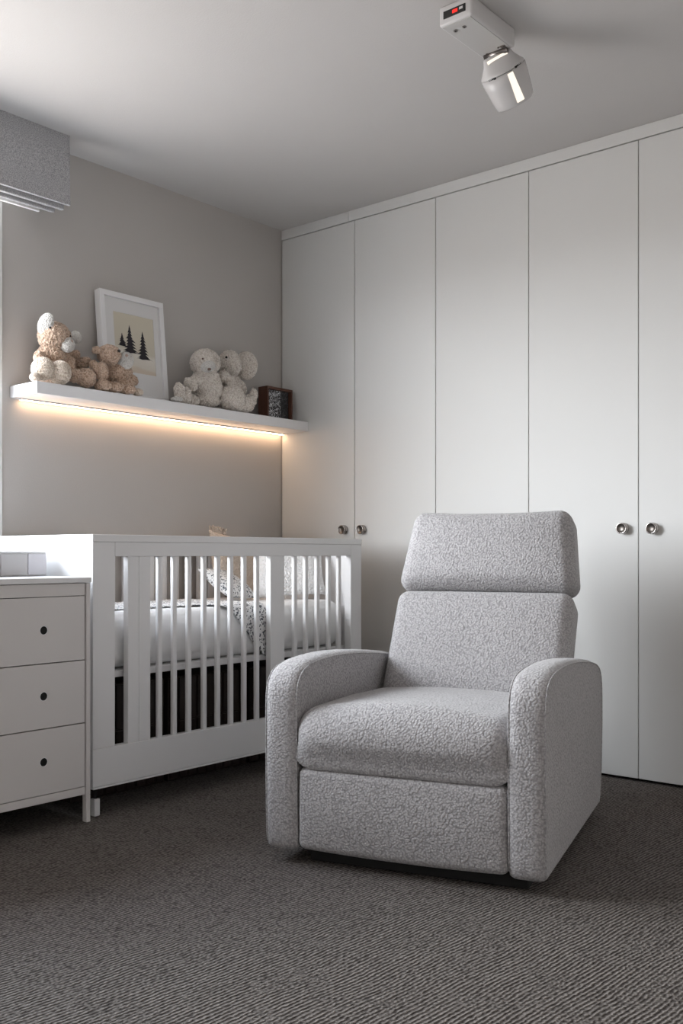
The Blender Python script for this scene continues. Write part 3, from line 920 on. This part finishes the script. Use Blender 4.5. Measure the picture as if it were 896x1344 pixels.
# back cushions : local y = thickness (front is -y), local z runs up the back
def back_part(name, p0, p1, hw0, hw1, th, r, sharp_top, front=.018, dy=0, cx=.015, peak=0):
    p0 = Vector(p0); p1 = Vector(p1); d = p1-p0; L = d.length; ang = math.atan2(d.x, d.y)
    def fn(p, u):
        q = p.copy(); t = (u.z+1)/2
        hw = hw0+(hw1-hw0)*t; q.x = q.x/hw0*hw
        if u.y < 0: q.y -= front*bulge(u.x, 3)*bulge(u.z, 4)*(-u.y)
        if u.z > 0 and peak: q.z += peak*(abs(u.x)**3)*bulge((abs(u.x)-.82)*2.5)*u.z - .003*bulge(u.x*1.6)
        return q
    bm = rbox(hw0, th/2, L/2, r, 6, (22, 6, 18), fn)
    return link(name, bm, M_boucle, rc, loc=(cx, (p0.x+p1.x)/2+th/2*math.cos(ang), (p0.y+p1.y)/2+th/2*math.sin(ang)*-1+.0), rot=(-ang, 0, 0))
back_part('back_cushion', (.575, .375), (.775, .746), .303, .305, .150, .043, False, .022)
back_part('headrest', (.772, .745), (.868, 1.016), .312, .278, .150, .048, True, .026, peak=.007)
# shell behind the cushions and body under the seat
back_part('back_shell', (.74, .36), (.960, .975), .285, .262, .085, .030, False, 0)
link('seat_box', rbox(.290, .36, .10, .01, 2, (4, 4, 4)), M_basefab, rc, loc=(0, .46, .158), smooth=False)
bm = bmesh.new(); box(bm, -.280, .335, .045, .74, .002, .040, .004); link('base_plinth', bm, M_basefab, rc, smooth=False)

# ================================================================== LIGHT, CAMERA
w = bpy.data.worlds.new('sky'); sc.world = w; w.use_nodes = True
nt = w.node_tree; bg = nt.nodes['Background']
tc = nt.nodes.new('ShaderNodeTexCoord'); spz = nt.nodes.new('ShaderNodeSeparateXYZ'); nt.links.new(tc.outputs['Generated'], spz.inputs[0])
rp = nt.nodes.new('ShaderNodeValToRGB'); nt.links.new(spz.outputs['Z'], rp.inputs[0])
e = rp.color_ramp.elements; e[0].position = 0; e[0].color = (.28, .268, .258, 1); e[1].position = .04; e[1].color = (.93, .96, 1.0, 1)
for p_, c_ in ((.48, (.90, .95, 1.0, 1)), (.72, (.36, .42, .50, 1))):
    q_ = rp.color_ramp.elements.new(p_); q_.color = c_
nt.links.new(rp.outputs[0], bg.inputs[0]); bg.inputs[1].default_value = 29.0

pl = bpy.data.lights.new('daylight_portal', 'AREA'); pl.shape = 'RECTANGLE'; pl.size = WY1-WY0; pl.size_y = WZ1-WZ0; pl.cycles.is_portal = True
po = bpy.data.objects.new('daylight_portal', pl); C.objects.link(po); po.location = (-.14, (WY0+WY1)/2, (WZ0+WZ1)/2)
po.rotation_euler = Vector((1, 0, 0)).to_track_quat('-Z', 'Y').to_euler()
po.rotation_euler = (math.radians(90), 0, math.radians(-90))

cam = bpy.data.cameras.new('camera'); co_ = bpy.data.objects.new('camera', cam); C.objects.link(co_)
co_.location = (3.395, -3.552, .86); co_.rotation_euler = (math.radians(90), 0, math.radians(40.2))
cam.sensor_fit = 'HORIZONTAL'; cam.sensor_width = 36; cam.lens = 1289/896*36; cam.shift_y = 55/896
cam.clip_start = .05
sc.camera = co_
sc.view_settings.view_transform = 'Standard'; sc.view_settings.look = 'None'
sc.view_settings.gamma = 1; sc.view_settings.use_curve_mapping = False
sc.view_settings.exposure = 0.12
try:
    sc.cycles.max_bounces = 10; sc.cycles.diffuse_bounces = 6; sc.cycles.use_denoising = True
except Exception: pass
